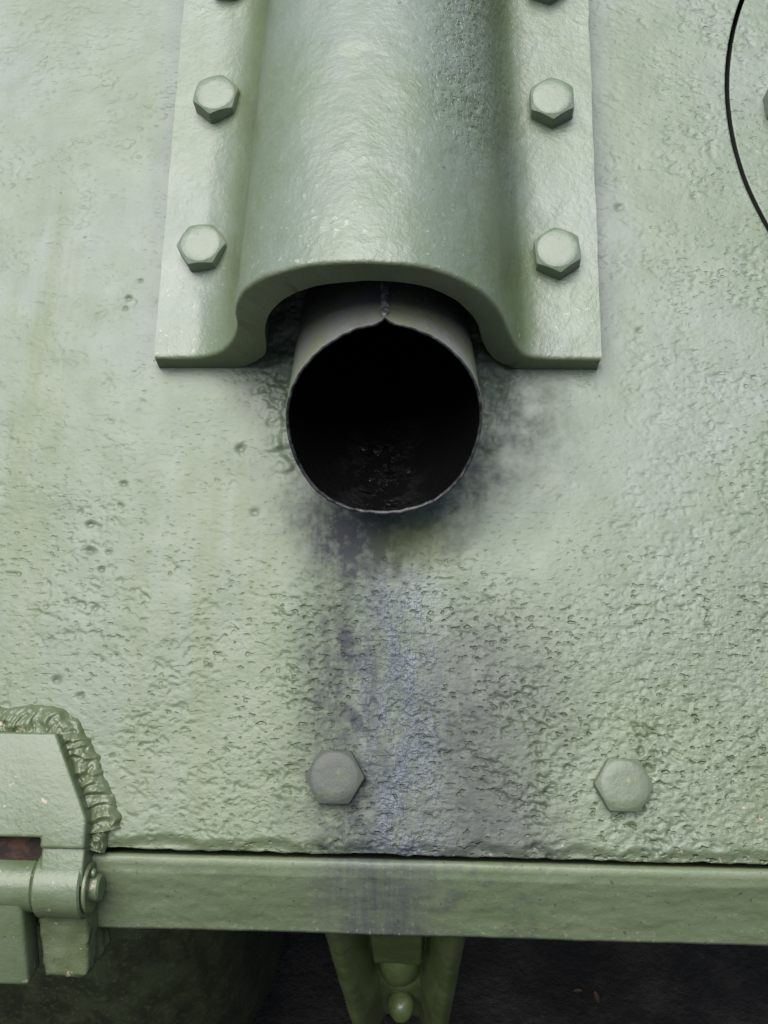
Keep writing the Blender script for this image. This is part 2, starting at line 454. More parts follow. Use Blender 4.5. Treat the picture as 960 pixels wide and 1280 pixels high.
# ------------------------------------------------------------------ the sloping armour plate with its round hatch
HX, HY, HR, HGAP = 0.5023, 0.2080, 0.2535, 0.0034
SEAM = -0.3155
def relief(x, y):
    """height in metres of the painted, pitted, hammered surface"""
    h = (fbm(x, y, 0.09, 0.09, 11, 2) - 0.5) * 0.0030
    h += (fbm(x, y, 0.022, 0.018, 21, 2) - 0.5) * 0.0006
    rough = 0.25 + 0.75 * sstep(-0.11, -0.19, y) * sstep(-0.10, 0.0, x)
    rough += 0.35 * sstep(-0.16, -0.26, y) * sstep(0.05, 0.18, x)
    rough += 0.2 * sstep(-0.05, -0.2, y) * (1 - sstep(-0.12, -0.02, x))
    rough += 0.15 * sstep(0.18, 0.25, x)
    patch = 0.20 + 1.2 * sstep(0.35, 0.7, fbm(x, y, 0.030, 0.030, 33, 2))
    dents = fbm(x, y + 0.2 * x, 0.0062, 0.0036, 31, 2)
    h -= rough * patch * 0.0012 * sstep(0.63, 0.78, dents)
    h += rough * 0.0005 * (fbm(x, y, 0.0050, 0.0036, 41, 2) - 0.5)
    tiny = fbm(x, y, 0.0036, 0.0026, 45, 1)
    h -= rough * patch * 0.0007 * sstep(0.68, 0.82, tiny)
    # weld run round the pipe
    d = pipe_radius(x, y) - PR
    wob = (fbm(x, y, 0.03, 0.03, 51, 2) - 0.5) * 0.03
    on = sstep(0.045, 0.012, d + wob)
    h += on * (0.0004 * np.sin((d + wob) * 820) * sstep(0.35, 0.6, fbm(x, y, 0.020, 0.020, 52, 2)) + 0.004 * sstep(0.03, 0.0, d))
    h += on * 0.0075 * (fbm(x, y, 0.012, 0.010, 53, 3) - 0.5)
    # scattered knocks
    for px, py, w, dep in PITS:
        c = on_z(px, py)
        q = ((x - c.x) / (w * 1.0)) ** 2 + ((y - c.y) / (w * 0.8)) ** 2
        h -= dep * np.exp(-q)
    # bottom edge rolls over
    edge = y - SEAM
    h -= 0.0035 * sstep(0.008, 0.0, edge + (vnoise(x, y * 0, 0.012, 1, 61) - 0.5) * 0.006)
    return h
PITS = [(160, 372, .0022, .0022), (156, 385, .0018, .0016), (112, 655, .0025, .002), (112, 688, .003, .0025), (126, 712, .002, .0015),
        (155, 605, .0022, .0018), (150, 632, .0015, .0016), (775, 258, .003, .0018), (100, 640, .0018, .0012), (135, 690, .0017, .0016),
        (175, 350, .0016, .0014), (118, 760, .0022, .0016), (70, 850, .0028, .0018), (100, 870, .0022, .0018), (800, 412, .0022, .0014),
        (870, 170, .002, .001), (936, 322, .0026, .0014), (868, 245, .0024, .0012), (300, 560, .003, .002), (318, 640, .003, .0016)]

def axis(lo, hi, step, ext_lo, ext_hi):
    a = np.arange(lo, hi + step / 2, step)
    def grow(n_to):
        v = []; s = step; d = 0
        while d < n_to: s = min(s * 1.25, 0.03); d += s; v.append(d)
        v[-1] = n_to
        return np.array(v)
    L = lo - grow(lo - ext_lo)[::-1] if ext_lo < lo else np.array([])
    H = hi + grow(ext_hi - hi) if ext_hi > hi else np.array([])
    return np.concatenate([L, a, H])
def panel(xs, ys, keep_fn, snap_fn, drop, zoff=0.0):
    gx, gy = np.meshgrid(xs, ys, indexing='ij')
    nx, ny = gx.shape
    i = np.arange(nx * ny).reshape(nx, ny)
    Q = np.stack([i[:-1, :-1], i[1:, :-1], i[1:, 1:], i[:-1, 1:]], -1).reshape(-1, 4)
    fx, fy = gx.ravel().copy(), gy.ravel().copy()
    cx, cy = fx[Q].mean(1), fy[Q].mean(1)
    Q = Q[keep_fn(cx, cy)]
    e = np.concatenate([Q[:, [0, 1]], Q[:, [1, 2]], Q[:, [2, 3]], Q[:, [3, 0]]])
    key = np.sort(e, 1); key = key[:, 0].astype(np.int64) * (nx * ny) + key[:, 1]
    _, inv, cnt = np.unique(key, return_inverse=True, return_counts=True)
    be = e[cnt[inv] == 1]
    bv = np.unique(be)
    fx[bv], fy[bv] = snap_fn(fx[bv], fy[bv])
    V = np.stack([fx, fy, relief(fx, fy) + zoff], -1)
    # skirt gives the sheet its thickness
    m = np.full(nx * ny, -1); m[bv] = np.arange(len(bv)) + nx * ny
    low = V[bv].copy(); low[:, 2] = -drop
    V = np.concatenate([V, low])
    S = np.stack([be[:, 1], be[:, 0], m[be[:, 0]], m[be[:, 1]]], -1)
    ntop = len(Q)
    Q = np.concatenate([Q, S])
    used = np.unique(Q); re = np.full(len(V), -1); re[used] = np.arange(len(used))
    return V[used], re[Q], ntop
def joint_faces(me, ntop):
    me.materials.append(m_plate); me.materials.append(m_joint)
    idx = np.zeros(len(me.polygons), dtype=np.int32); idx[ntop:] = 1
    me.polygons.foreach_set('material_index', idx)
def sharp_rim(me, deg=50):
    bm = bmesh.new(); bm.from_mesh(me)
    for e in bm.edges:
        if len(e.link_faces) == 2 and e.calc_face_angle(0) > R(deg): e.smooth = False
    bm.to_mesh(me); bm.free()

def build_plate():
    t = thing('armour_plate', (0, SEAM, 0), 'sloping pale green pitted armour plate with purple-grey soot streaks running down it', 'armour plate')
    xs = axis(-0.320, 0.310, 0.0009, -0.85, 0.95); ys = axis(SEAM, 0.325, 0.0009, SEAM, 0.62)
    def keep(cx, cy):
        k = np.hypot(cx - HX, cy - HY) > HR
        near = (np.abs(cx) < 0.09) & (cy > -0.12) & (cy < 0.09)
        k[near] &= pipe_radius(cx[near], cy[near], relief(cx[near], cy[near])) > PR - 0.0001
        return k
    def snap(fx, fy):
        r = np.hypot(fx - HX, fy - HY); s = np.abs(r - HR) < 0.03
        k = np.where(s, HR / np.maximum(r, 1e-6), 1.0)
        nx_, ny_ = HX + (fx - HX) * k, HY + (fy - HY) * k
        low = ny_ < SEAM + 1e-5
        return nx_, np.where(low, ny_ + 0.0030 * (fbm(nx_, nx_ * 0, 0.014, 1, 91, 3) - 0.52), ny_)
    V, Q, nt_ = panel(xs, ys, keep, snap, 0.030)
    me = mesh_np('plate_panel', V, Q); joint_faces(me, nt_)
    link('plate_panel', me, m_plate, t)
    bm = bmesh.new()  # unseen backing added behind the plate to stop light leaking through the gaps
    for x0, x1, y0, y1 in ((-0.85, -0.078, SEAM - 0.02, 0.62), (0.092, 0.95, SEAM - 0.02, 0.62), (-0.078, 0.092, SEAM - 0.02, -0.032), (-0.078, 0.092, 0.19, 0.62)):
        bm.faces.new([bm.verts.new(p) for p in ((x0, y0, -0.064), (x1, y0, -0.064), (x1, y1, -0.064), (x0, y1, -0.064))])   # leaves the pipe's hole open
    link('light_block_backing', mesh_bm('light_block_backing', bm), m_rust, t)
    return t
def build_hatch():
    t = thing('access_hatch', (HX - HR, HY, 0), 'round pale green access hatch set flush, its edge a thin black gap', 'hatch')
    xs = axis(0.245, 0.325, 0.00105, 0.245, HX + HR + 0.01); ys = axis(-0.05, 0.345, 0.00105, HY - HR - 0.01, HY + HR + 0.01)
    rr = HR - HGAP
    def keep(cx, cy): return np.hypot(cx - HX, cy - HY) < rr
    def snap(fx, fy):
        r = np.hypot(fx - HX, fy - HY)
        return HX + (fx - HX) * rr / r, HY + (fy - HY) * rr / r
    V, Q, nt_ = panel(xs, ys, keep, snap, 0.030, -0.0004)
    me = mesh_np('hatch_panel', V, Q); joint_faces(me, nt_)
    link('hatch_panel', me, m_plate, t)
    return t
plate = build_plate()
hatch = build_hatch()

# ------------------------------------------------------------------ hexagon bolts
def bolt_mesh(name, af=0.0300, h=0.0130):
    ap = af / 2; n = 120; rc = ap * 0.93
    bm = bmesh.new()
    rings = []
    def hexr(th):
        a = (th + math.pi / 6) % (math.pi / 3) - math.pi / 6      # flats at 0, 60 ...
        r = ap / math.cos(a)
        return min(r, ap * 1.135)
    for rr, zz in ((0.6, h + 0.0002), (0.94, h + 0.0001), (1.0, h - 0.0003)):
        rings.append([bm.verts.new((rc * rr * math.cos(2 * math.pi * k / n), rc * rr * math.sin(2 * math.pi * k / n), zz)) for k in range(n)])
    def hx(k, s, z):
        th = 2 * math.pi * k / n; r = hexr(th) * s
        return bm.verts.new((r * math.cos(th), r * math.sin(th), z(r)))
    zc = lambda r: h - 0.0003 - (r - rc) * math.tan(R(30))
    rings.append([hx(k, 0.985, zc) for k in range(n)])
    rings.append([hx(k, 1.0, lambda r: zc(r) - 0.0006) for k in range(n)])
    rings.append([hx(k, 1.0, lambda r: 0.0012) for k in range(n)])
    rings.append([hx(k, 1.05, lambda r: -0.004) for k in range(n)])
    c = bm.verts.new((0, 0, h + 0.0002))
    for k in range(n): bm.faces.new((c, rings[0][k], rings[0][(k + 1) % n]))
    for a, b in zip(rings, rings[1:]):
        for k in range(n): bm.faces.new((a[k], b[k], b[(k + 1) % n], a[(k + 1) % n]))
    bm.faces.new(rings[-1][::-1])
    return mesh_bm(name, bm, 30)
BOLT = bolt_mesh('bolt'); BOLT_LOW = bolt_mesh('low_bolt', 0.0300, 0.0090)
def put_bolt(parent, px, py, zbase, h, vertex_deg, me, tilt=(0, 0), scale=1.0, mat=None):
    c = on_z(px, py, zbase + h)
    m = Matrix.Translation((c.x, c.y, zbase)) @ Euler((R(tilt[0]), R(tilt[1]), R(vertex_deg - 30))).to_matrix().to_4x4() @ Matrix.Diagonal((scale, scale, 1, 1))
    o = link('bolt', me, m_fit, parent, m)
    if mat:
        o.material_slots[0].link = 'OBJECT'; o.material_slots[0].material = mat
    return o
put_bolt(plate, 418, 971, 0.0, 0.009, -60, BOLT_LOW, (0, 0), 1.06, m_sooty)
put_bolt(plate, 781, 981, 0.0, 0.009, -61, BOLT_LOW, (0, 0), 1.03, m_grime)
put_bolt(hatch, 990, 118, 0.0, 0.013, -85, BOLT, (0, 0), 1.0)

# ------------------------------------------------------------------ arched armour cover over the exhaust
OUT = [(-.150, .016), (-.134, .0165), (-.118, .0185), (-.1025, .0275), (-.0915, .046), (-.0850, .066), (-.0805, .091), (-.0715, .113), (-.0571, .1300),
       (-.0375, .1410), (-.0149, .1464), (.0071, .1466), (.0289, .1428), (.0466, .1330), (.0653, .1130), (.0784, .0865), (.0872, .0535), (.0953, .0290), (.1040, .0195), (.1227, .0165), (.150, .016)]
INN = [(-.150, -.002), (-.134, -.002), (-.110, -.0015), (-.0935, .0015), (-.0775, .0160), (-.0710, .0300), (-.0662, .0640), (-.0589, .0870), (-.0467, .1055),
       (-.0312, .1178), (-.0122, .1242), (.0105, .1250), (.0286, .1212), (.0447, .1097), (.0568, .0922), (.0653, .0700), (.0702, .0420), (.0790, .0165), (.0935, .0020), (.112, -.0015), (.150, -.002)]
def spline(P, n):
    P = np.array(P); seg = np.r_[0, np.cumsum(np.linalg.norm(np.diff(P, axis=0), axis=1))]
    k = np.arange(len(P)); u = np.linspace(0, len(P) - 1, n)
    Pm = np.vstack([2 * P[0] - P[1], P, 2 * P[-1] - P[-2]])
    i = np.minimum(u.astype(int), len(P) - 2); f = (u - i)[:, None]
    p0, p1, p2, p3 = Pm[i], Pm[i + 1], Pm[i + 2], Pm[i + 3]
    return 0.5 * ((2 * p1) + (-p0 + p2) * f + (2 * p0 - 5 * p1 + 4 * p2 - p3) * f ** 2 + (-p0 + 3 * p1 - 3 * p2 + p3) * f ** 3)
def build_cover():
    t = thing('exhaust_cover', (0, 0, 0), 'arched pale green armoured exhaust cover with flat side flanges, bolted over the pipe', 'exhaust cover')
    n = 360
    o, i_ = spline(OUT, n), spline(INN, n)
    ys = np.concatenate([[0.0, 0.0004, 0.0012, 0.0026], np.arange(0.004, 0.35, 0.0012), np.linspace(0.352, 0.52, 60)])
    rings = []
    for y in ys:
        y_s = np.clip(y / 0.33, 0, 1.6)
        s = 1 - 0.34 * y_s ** 1.1
        close = sstep(0.36, 0.50, np.array(y)).item()
        s *= math.sqrt(max(0.0, 1 - close ** 2)) if close < 1 else 0.0
        narrow = 0.11 * y_s
        zo = 0.0165 + (o[:, 1] - 0.0165) * s; zi = -0.002 + (i_[:, 1] + 0.002) * s
        xo = o[:, 0] * (1 - narrow * sstep(0.138, 0.085, np.abs(o[:, 0]))); xi = i_[:, 0] * (1 - narrow * sstep(0.138, 0.085, np.abs(i_[:, 0])))
        O = np.stack([xo, zo], 1); I = np.stack([xi, zi], 1)
        shr = {0.0: 0.0022, 0.0004: 0.0012, 0.0012: 0.0004}.get(float(y), 0.0)
        if shr:
            d = I - O; d /= np.linalg.norm(d, axis=1)[:, None]
            O = O + d * shr; I = I - d * shr * 0.4
            O[0, 0] += shr; O[-1, 0] -= shr
        # painted relief on the outside
        tan = np.gradient(O, axis=0); nr = np.stack([-tan[:, 1], tan[:, 0]], 1); nr /= np.linalg.norm(nr, axis=1)[:, None] + 1e-9
        arc = np.r_[0, np.cumsum(np.linalg.norm(np.diff(O, axis=0), axis=1))]
        yy = np.full(n, y)
        peel = sstep(0.07, 0.13, yy) * np.exp(-((O[:, 0] - 0.062) / 0.030) ** 2)
        h = (fbm(arc, yy, 0.035, 0.05, 71, 2) - 0.5) * 0.0016 + (fbm(arc, yy, 0.010, 0.010, 72, 2) - 0.5) * 0.0005
        h -= peel * 0.0006 * sstep(0.5, 0.70, fbm(arc, yy, 0.0075, 0.0055, 73, 2))
        h += peel * 0.0006 * (vnoise(arc, yy, 0.003, 0.003, 74) - 0.5)
        rag = 0.0008 * (fbm(arc, arc * 0, 0.012, 1, 75, 2) - 0.5) * (y < 0.003)
        O = O + nr * h[:, None]
        wob = 0.0011 * (fbm(yy, yy * 0, 0.02, 1, 76, 3) - 0.5)   # wavy flange edges
        O[:3, 0] += wob[:3]; O[-3:, 0] += wob[-3:]
        loop = np.concatenate([O, I[::-1]])
        yl = np.concatenate([yy + rag, yy + rag])
        rings.append(np.stack([loop[:, 0], yl, loop[:, 1]], 1))
    V = np.concatenate(rings); m = 2 * n; k = len(ys)
    a = np.arange(k * m).reshape(k, m); b = np.roll(a, -1, axis=1)
    Q = np.stack([a[:-1], b[:-1], b[1:], a[1:]], -1).reshape(-1, 4)
    j = np.arange(n - 1)
    cap0 = np.stack([j, m - 1 - j, m - 2 - j, j + 1], -1); cap1 = cap0[:, ::-1] + (k - 1) * m
    me = mesh_np('cover_shell', V, np.concatenate([Q, cap0, cap1]))
    bm = bmesh.new(); bm.from_mesh(me); bmesh.ops.recalc_face_normals(bm, faces=bm.faces)
    for e in bm.edges:
        if len(e.link_faces) == 2 and e.calc_face_angle(0) > R(40): e.smooth = False
    bm.to_mesh(me); bm.free()
    link('cover_shell', me, m_cover, t)
    T = 0.0162
    for px, py, vd, tl in ((269, 116, -102, (2, -1)), (691, 120, -88, (1, 1)), (251, 304, -58, (2, -2)), (698, 310, -84, (2, 1)), (286, -35, -75, (0, 0)), (684, -34, -80, (0, 0))):
        put_bolt(t, px, py, T, 0.013, vd, BOLT, tl)
    return t
cover = build_cover()

# ------------------------------------------------------------------ exhaust pipe
def build_pipe():
    t = thing('exhaust_pipe', (PC.x, 0.0, 0.0), 'grey-green sooty exhaust pipe with an oily black mouth under the cover', 'exhaust pipe')
    n = 240
    TOP = math.pi / 2 - 0.03
    def cut(th):                                   # ragged lip with a V notch at the welded seam
        d = (th - TOP + math.pi) % (2 * math.pi) - math.pi
        v = 0.0065 * max(0, 1 - abs(d) / 0.10) ** 1.3
        if abs(d) < 0.028: v += 0.004 * (1 - abs(d) / 0.028)
        rag = 0.0005 * math.sin(th * 9 + 1) * math.sin(th * 23) + 0.0002 * math.sin(th * 47 + 2) + 0.0006 * math.sin(th * 3)
        return v + rag
    def dent(th): return 0.0007 * math.sin(2 * th + 0.7) + 0.0005 * math.sin(5 * th)
    def strip(seq):
        V, Q = [], []
        for r, tt, follow in seq:
            for k in range(n):
                th = 2 * math.pi * k / n + 0.0
                V.append(pipe_pt(r + dent(th) * (1 if follow else 0.5), th, tt + (cut(th) if follow else 0)))
        for a in range(len(seq) - 1):
            for k in range(n):
                k2 = (k + 1) % n
                Q.append((a * n + k, a * n + k2, (a + 1) * n + k2, (a + 1) * n + k))
        return np.array([tuple(v) for v in V]), np.array(Q)
    r0, r1 = PR, PR - PW
    V, Q = strip([(r0 - 0.0004, 0.0, True), (r0, 0.0012, True), (r0, 0.018, False), (r0, 0.06, False), (r0, 0.14, False), (r0, 0.30, False)])
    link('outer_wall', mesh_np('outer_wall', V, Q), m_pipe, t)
    V, Q = strip([(r0 - 0.0004, 0.0, True), (r0 - PW * 0.5, -0.0004, True), (r1 + 0.0003, 0.0, True), (r1, 0.0010, True)])
    link('lip', mesh_np('lip', V, Q), m_edge, t)
    V, Q = strip([(r1, 0.0010, True), (r1, 0.018, False), (r1, 0.06, False), (r1, 0.14, False), (r1, 0.30, False), (0.0005, 0.305, False)])
    inner = link('sooty_inner_wall', mesh_np('sooty_inner_wall', V, Q), m_soot, t)
    # drops of oil along the bottom of the bore
    bm = bmesh.new(); rg = random.Random(3)
    for k in range(70):
        th = -math.pi / 2 + rg.gauss(0.0, 0.13); tt = rg.uniform(0.002, 0.085) ** 1.0; sz = rg.uniform(0.0006, 0.0019)
        p = pipe_pt(r1, th, tt)
        nrm_ = -(math.cos(th) * P_U + math.sin(th) * P_V)
        m = Matrix.Translation(p) @ nrm_.to_track_quat('Z', 'Y').to_matrix().to_4x4() @ Matrix.Rotation(rg.uniform(0, 3.1), 4, 'Z') @ Matrix.Diagonal((sz * rg.uniform(1, 3), sz, sz * .40, 1))
        bmesh.ops.create_icosphere(bm, subdivisions=2, radius=1, matrix=m)
    M = Mat('wet_oil'); mo = M.finish((0.01, 0.01, 0.011), 0.12, None, 0.6)
    me = mesh_bm('oil_drops', bm, 180); roughen(me, 0.0006, 700, 2)
    tag(link('oil_drops', me, mo, t), kind='stuff')
    # lumpy weld along the seam on top
    bm = bmesh.new()
    for k in range(30):
        tt = 0.0105 + k * 0.0019 + rg.uniform(-.0004, .0004); th = TOP + rg.uniform(-.010, .010)
        p = pipe_pt(PR + 0.0003, th, tt); s = rg.uniform(0.0016, 0.0022)
        q = (math.cos(th) * P_U + math.sin(th) * P_V).to_track_quat('Z', 'Y').to_matrix().to_4x4()
        bmesh.ops.create_icosphere(bm, subdivisions=2, radius=1, matrix=Matrix.Translation(p) @ q @ Matrix.Diagonal((s * 1.2, s * 1.1, s * rg.uniform(.6, 1.0), 1)))
    Mw = Mat('pipe_weld')
    mw = Mw.finish(Mw.mix(Mw.noise(300.0, 2).step(0.4, 0.6), (0.20, 0.20, 0.20), (0.06, 0.06, 0.06)), 0.35, None, 0.6)
    link('weld_seam', mesh_bm('weld_seam', bm, 180), mw, t)
    return t
build_pipe()

# ------------------------------------------------------------------ lower plate below the seam
def px_depth_along(y0, z0, ang, py, px=500):
    """distance along direction (-cos ang, -sin ang) in the plate's y,z plane at which pixel row py is reached"""
    lo, hi = 0.0, 0.4
    for _ in range(50):
        m = (lo + hi) / 2
        P = Vector((0.015, y0 - math.cos(ang) * m, z0 - math.sin(ang) * m))
        q = CAM_R.transposed() @ (P - CAM_C)
        if 640 - F_PX * q.y / -q.z < py: lo = m
        else: hi = m
    return lo
BY, BZ, BA = SEAM - 0.0030, -0.0035, R(36)
BEV = (BY - 0.0085, BZ - 0.0022)
BL = px_depth_along(BEV[0], BEV[1], BA, 1169)
BEND = (BEV[0] - math.cos(BA) * BL, BEV[1] - math.sin(BA) * BL)
def build_lower():
    t = thing('lower_plate', (0, BY, BZ), 'narrow green lower hull edge with a dark soot smear, running along the seam', 'hull edge')
    prof = [(BY + 0.002, BZ - 0.060), (BY, BZ - 0.004), (BY - 0.0008, BZ - 0.0012), (BY - 0.003, BZ)]
    prof += [(BEV[0] + 0.002, BEV[1] + 0.0006), (BEV[0] - 0.001, BEV[1] - 0.0012)]
    for f in np.linspace(0.05, 0.965, 26):
        prof.append((BEV[0] - math.cos(BA) * BL * f, BEV[1] - math.sin(BA) * BL * f))
    prof += [(BEND[0] - 0.0002, BEND[1] - 0.0002), (BEND[0] + 0.0012, BEND[1] - 0.0020), (BEND[0] + 0.006, BEND[1] - 0.007)]
    # turns under the hull: in the world 45 degrees forward and down
    dn = TILT.to_3x3().inverted() @ Vector((0, math.cos(R(44)), -math.sin(R(44))))
    a = Vector((0, prof[-1][0], prof[-1][1]))
    for L in (0.03, 0.10, 0.25, 0.55, 0.74):
        p = a + dn * L; prof.append((p.y, p.z))
    fw = TILT.to_3x3().inverted() @ Vector((0, 1, 0))
    p = p + fw * 2.5; prof.append((p.y, p.z))
    prof = np.array(prof)
    xs = axis(-0.27, 0.30, 0.0015, -0.85, 0.95)
    nx, npf = len(xs), len(prof)
    gx = np.repeat(xs[:, None], npf, 1); gy = np.repeat(prof[None, :, 0], nx, 0).copy(); gz = np.repeat(prof[None, :, 1], nx, 0).copy()
    u = np.repeat(np.arange(npf)[None, :] * 0.004, nx, 0)
    h = (fbm(gx, u, 0.06, 0.05, 81, 2) - 0.5) * 0.0016 + (fbm(gx, u, 0.012, 0.012, 82, 2) - 0.5) * 0.0007
    msk = np.zeros(npf); msk[2:34] = 1
    gy -= 0.5 * h * msk; gz += h * msk
    V = np.stack([gx, gy, gz], -1).reshape(-1, 3)
    i = np.arange(nx * npf).reshape(nx, npf)
    Q = np.stack([i[:-1, :-1], i[:-1, 1:], i[1:, 1:], i[1:, :-1]], -1).reshape(-1, 4)
    link('edge_face', mesh_np('edge_face', V, Q), m_bar, t)
    return t, dn
lower, DN = build_lower()

# ------------------------------------------------------------------ hinge at the left
def slab(outline, z0, z1, bevel=0.002):
    bm = bmesh.new()
    vs = [bm.verts.new((x, y, z0)) for x, y in outline]
    f = bm.faces.new(vs)
    r = bmesh.ops.extrude_face_region(bm, geom=[f])
    for v in r['geom']:
        if isinstance(v, bmesh.types.BMVert): v.co.z = z1
    bmesh.ops.recalc_face_normals(bm, faces=bm.faces)
    if bevel: bmesh.ops.bevel(bm, geom=list(bm.edges), offset=bevel, segments=3, affect='EDGES', profile=0.6)
    return bm
def cyl_x(bm, x0, x1, y, z, r, n=64, bev=0.0015):
    rings = []
    for xx, rr in ((x0, r - bev), (x0 + bev, r), (x1 - bev, r), (x1, r - bev)):
        rings.append([bm.verts.new((xx, y + rr * math.cos(2 * math.pi * k / n), z + rr * math.sin(2 * math.pi * k / n))) for k in range(n)])
    for a, b in zip(rings, rings[1:]):
        for k in range(n): bm.faces.new((a[k], a[(k + 1) % n], b[(k + 1) % n], b[k]))
    bm.faces.new(rings[0]); bm.faces.new(rings[-1][::-1])
def build_hinge():
    ZL = 0.016
    a, b, c = on_z(70, 916, ZL), on_z(108, 1024, ZL), on_z(105, 1062, ZL)
    xc = on_z(-22, 1000, ZL).x
    t = thing('hinge', (xc, c.y, 0), 'heavy green plate hinge with welded upper leaf, round knuckle and pin end', 'hinge')
    mir = lambda p: (2 * xc - p.x, p.y)
    gx = on_z(50, 1050, ZL).x; gy = on_z(50, 1047, ZL).y
    outl = [(a.x, a.y), (b.x, b.y), (c.x, c.y), (gx, c.y), (gx, gy), (2 * xc - gx, gy), (2 * xc - gx, c.y), mir(c), mir(b), mir(a)]
    bm = slab(outl, -0.004, ZL, 0.0022)
    bmesh.ops.triangulate(bm, faces=[f for f in bm.faces if len(f.verts) > 4])
    link('upper_leaf', mesh_bm('upper_leaf', bm, 50), m_hinge, t)
    # knuckles round the pin
    zk = -0.004; rk = 0.0195
    ky = on_z(70, 1109, zk + rk * 0.93).y
    k0, k1 = on_z(38, 1109, zk + rk).x, on_z(98, 1109, zk + rk).x
    def knuckle(x0, x1, r):
        bm = bmesh.new(); cyl_x(bm, x0, x1, ky, zk, r, 64, 0.0012)
        return bm
    link('knuckle', mesh_bm('knuckle', knuckle(k0, k1, rk), 40), m_hinge, t)
    link('knuckle', mesh_bm('knuckle', knuckle(2 * xc - k1, 2 * xc - k0, rk), 40), m_hinge, t)
    # web that joins lug and knuckle
    for s in (1, -1):
        x0, x1 = (gx, c.x) if s > 0 else (2 * xc - c.x, 2 * xc - gx)
        bm = slab([(x0 + .0005, c.y + 0.004), (x1 - .0005, c.y + 0.004), (x1 - .0005, ky), (x0 + .0005, ky)], zk - 0.012, ZL - 0.0030, 0.0015)
        link('lug', mesh_bm('lug', bm, 40), m_hinge, t)
    # rusty floor of the slot
    bm = slab([(2 * xc - gx - .004, gy + 0.004), (gx + .004, gy + 0.004), (gx + .004, ky - 0.01), (2 * xc - gx - .004, ky - 0.01)], -0.03, 0.0045, 0)
    link('rusty_slot', mesh_bm('rusty_slot', bm), m_rust, t)
    # middle knuckle with the lower leaf, hinged to the lower plate
    low = thing('lower_hinge_leaf', (xc, ky, zk), 'green lower hinge leaf hanging from the pin beside the knuckle', 'hinge leaf')
    bm = bmesh.new(); cyl_x(bm, 2 * xc - k0 + 0.0012, k0 - 0.0012, ky, zk, rk * 0.84, 64, 0.001)
    link('knuckle', mesh_bm('knuckle', bm, 40), m_hinge, low)
    fd = Vector((0, -math.cos(R(28)), -math.sin(R(28)))); fn = Vector((0, -fd.z, fd.y)) * -1
    e = on_z(31, 1150, 0).x
    prof0 = Vector((0, ky, zk)) + Vector((0, -math.sin(R(28)), math.cos(R(28)))) * (rk * 0.80)
    bm = bmesh.new()
    Lf = 0.060; th = 0.020; out = Vector((0, -math.sin(R(28)), math.cos(R(28))))
    pts = [prof0, prof0 + fd * Lf, prof0 + fd * Lf - out * th, prof0 - out * th]
    for x in (2 * xc - e, e):
        for p in pts: bm.verts.new((x, p.y, p.z))
    bm.verts.ensure_lookup_table(); v = bm.verts
    for k in range(4): bm.faces.new((v[k], v[(k + 1) % 4], v[4 + (k + 1) % 4], v[4 + k]))
    bm.faces.new(v[0:4]); bm.faces.new(v[4:8])
    bmesh.ops.recalc_face_normals(bm, faces=bm.faces)
    bmesh.ops.bevel(bm, geom=list(bm.edges), offset=0.003, segments=3, affect='EDGES', profile=0.6)
    link('leaf', mesh_bm('leaf', bm, 50), m_hinge, low)
    # pin
    pin = bmesh.new(); p0 = on_z(104, 1114, zk).x; p1 = on_z(128, 1114, zk).x
    cyl_x(pin, 2 * xc - p1, p1, ky - 0.001, zk + 0.002, 0.0082, 40, 0.0012)
    pn = link('pin', mesh_bm('pin', pin, 40), m_hinge, t)
    w = bmesh.new(); cyl_x(w, k1 + 0.0006, k1 + 0.0032, ky - 0.001, zk + 0.002, 0.0150, 48, 0.0006)
    link('washer', mesh_bm('washer', w, 40), m_weld, pn)
    ct = bmesh.new()
    cyl_x(ct, k1 + 0.0034, k1 + 0.0062, ky + 0.0075, zk + 0.0075, 0.0028, 20, 0.0008)
    link('cotter_pin', mesh_bm('cotter_pin', ct, 40), m_hinge, pn)
    # block welded under the knuckle
    bx0, bx1 = on_z(52, 1180, -0.02).x, on_z(115, 1180, -0.02).x
    bb = bmesh.new()
    q0 = Vector((0, ky, zk)) + fd * 0.016 + out * 0.004
    tp = [q0, q0 + fd * 0.046, q0 + fd * 0.046 - out * 0.035, q0 - out * 0.035]
    for kx, (x, ins) in enumerate(((bx0, 0), (bx1, 0))):
        for j, p in enumerate(tp): bb.verts.new((x - (0.004 if (kx == 1 and j in (1,)) else 0), p.y, p.z))
    bb.verts.ensure_lookup_table(); v = bb.verts
    for k in range(4): bb.faces.new((v[k], v[(k + 1) % 4], v[4 + (k + 1) % 4], v[4 + k]))
    bb.faces.new(v[0:4]); bb.faces.new(v[4:8])
    bmesh.ops.recalc_face_normals(bb, faces=bb.faces)
    bmesh.ops.subdivide_edges(bb, edges=list(bb.edges), cuts=13, use_grid_fill=True)
    for _ in range(2): bmesh.ops.smooth_vert(bb, verts=bb.verts, factor=0.5, use_axis_x=True, use_axis_y=True, use_axis_z=True)
    me = mesh_bm('bracket_block', bb, 75); roughen(me, 0.0014, 130); roughen(me, 0.0008, 330)
    link('bracket_block', me, m_weld, low)
    # weld beads: overlapping ripples
    rg = random.Random(5)
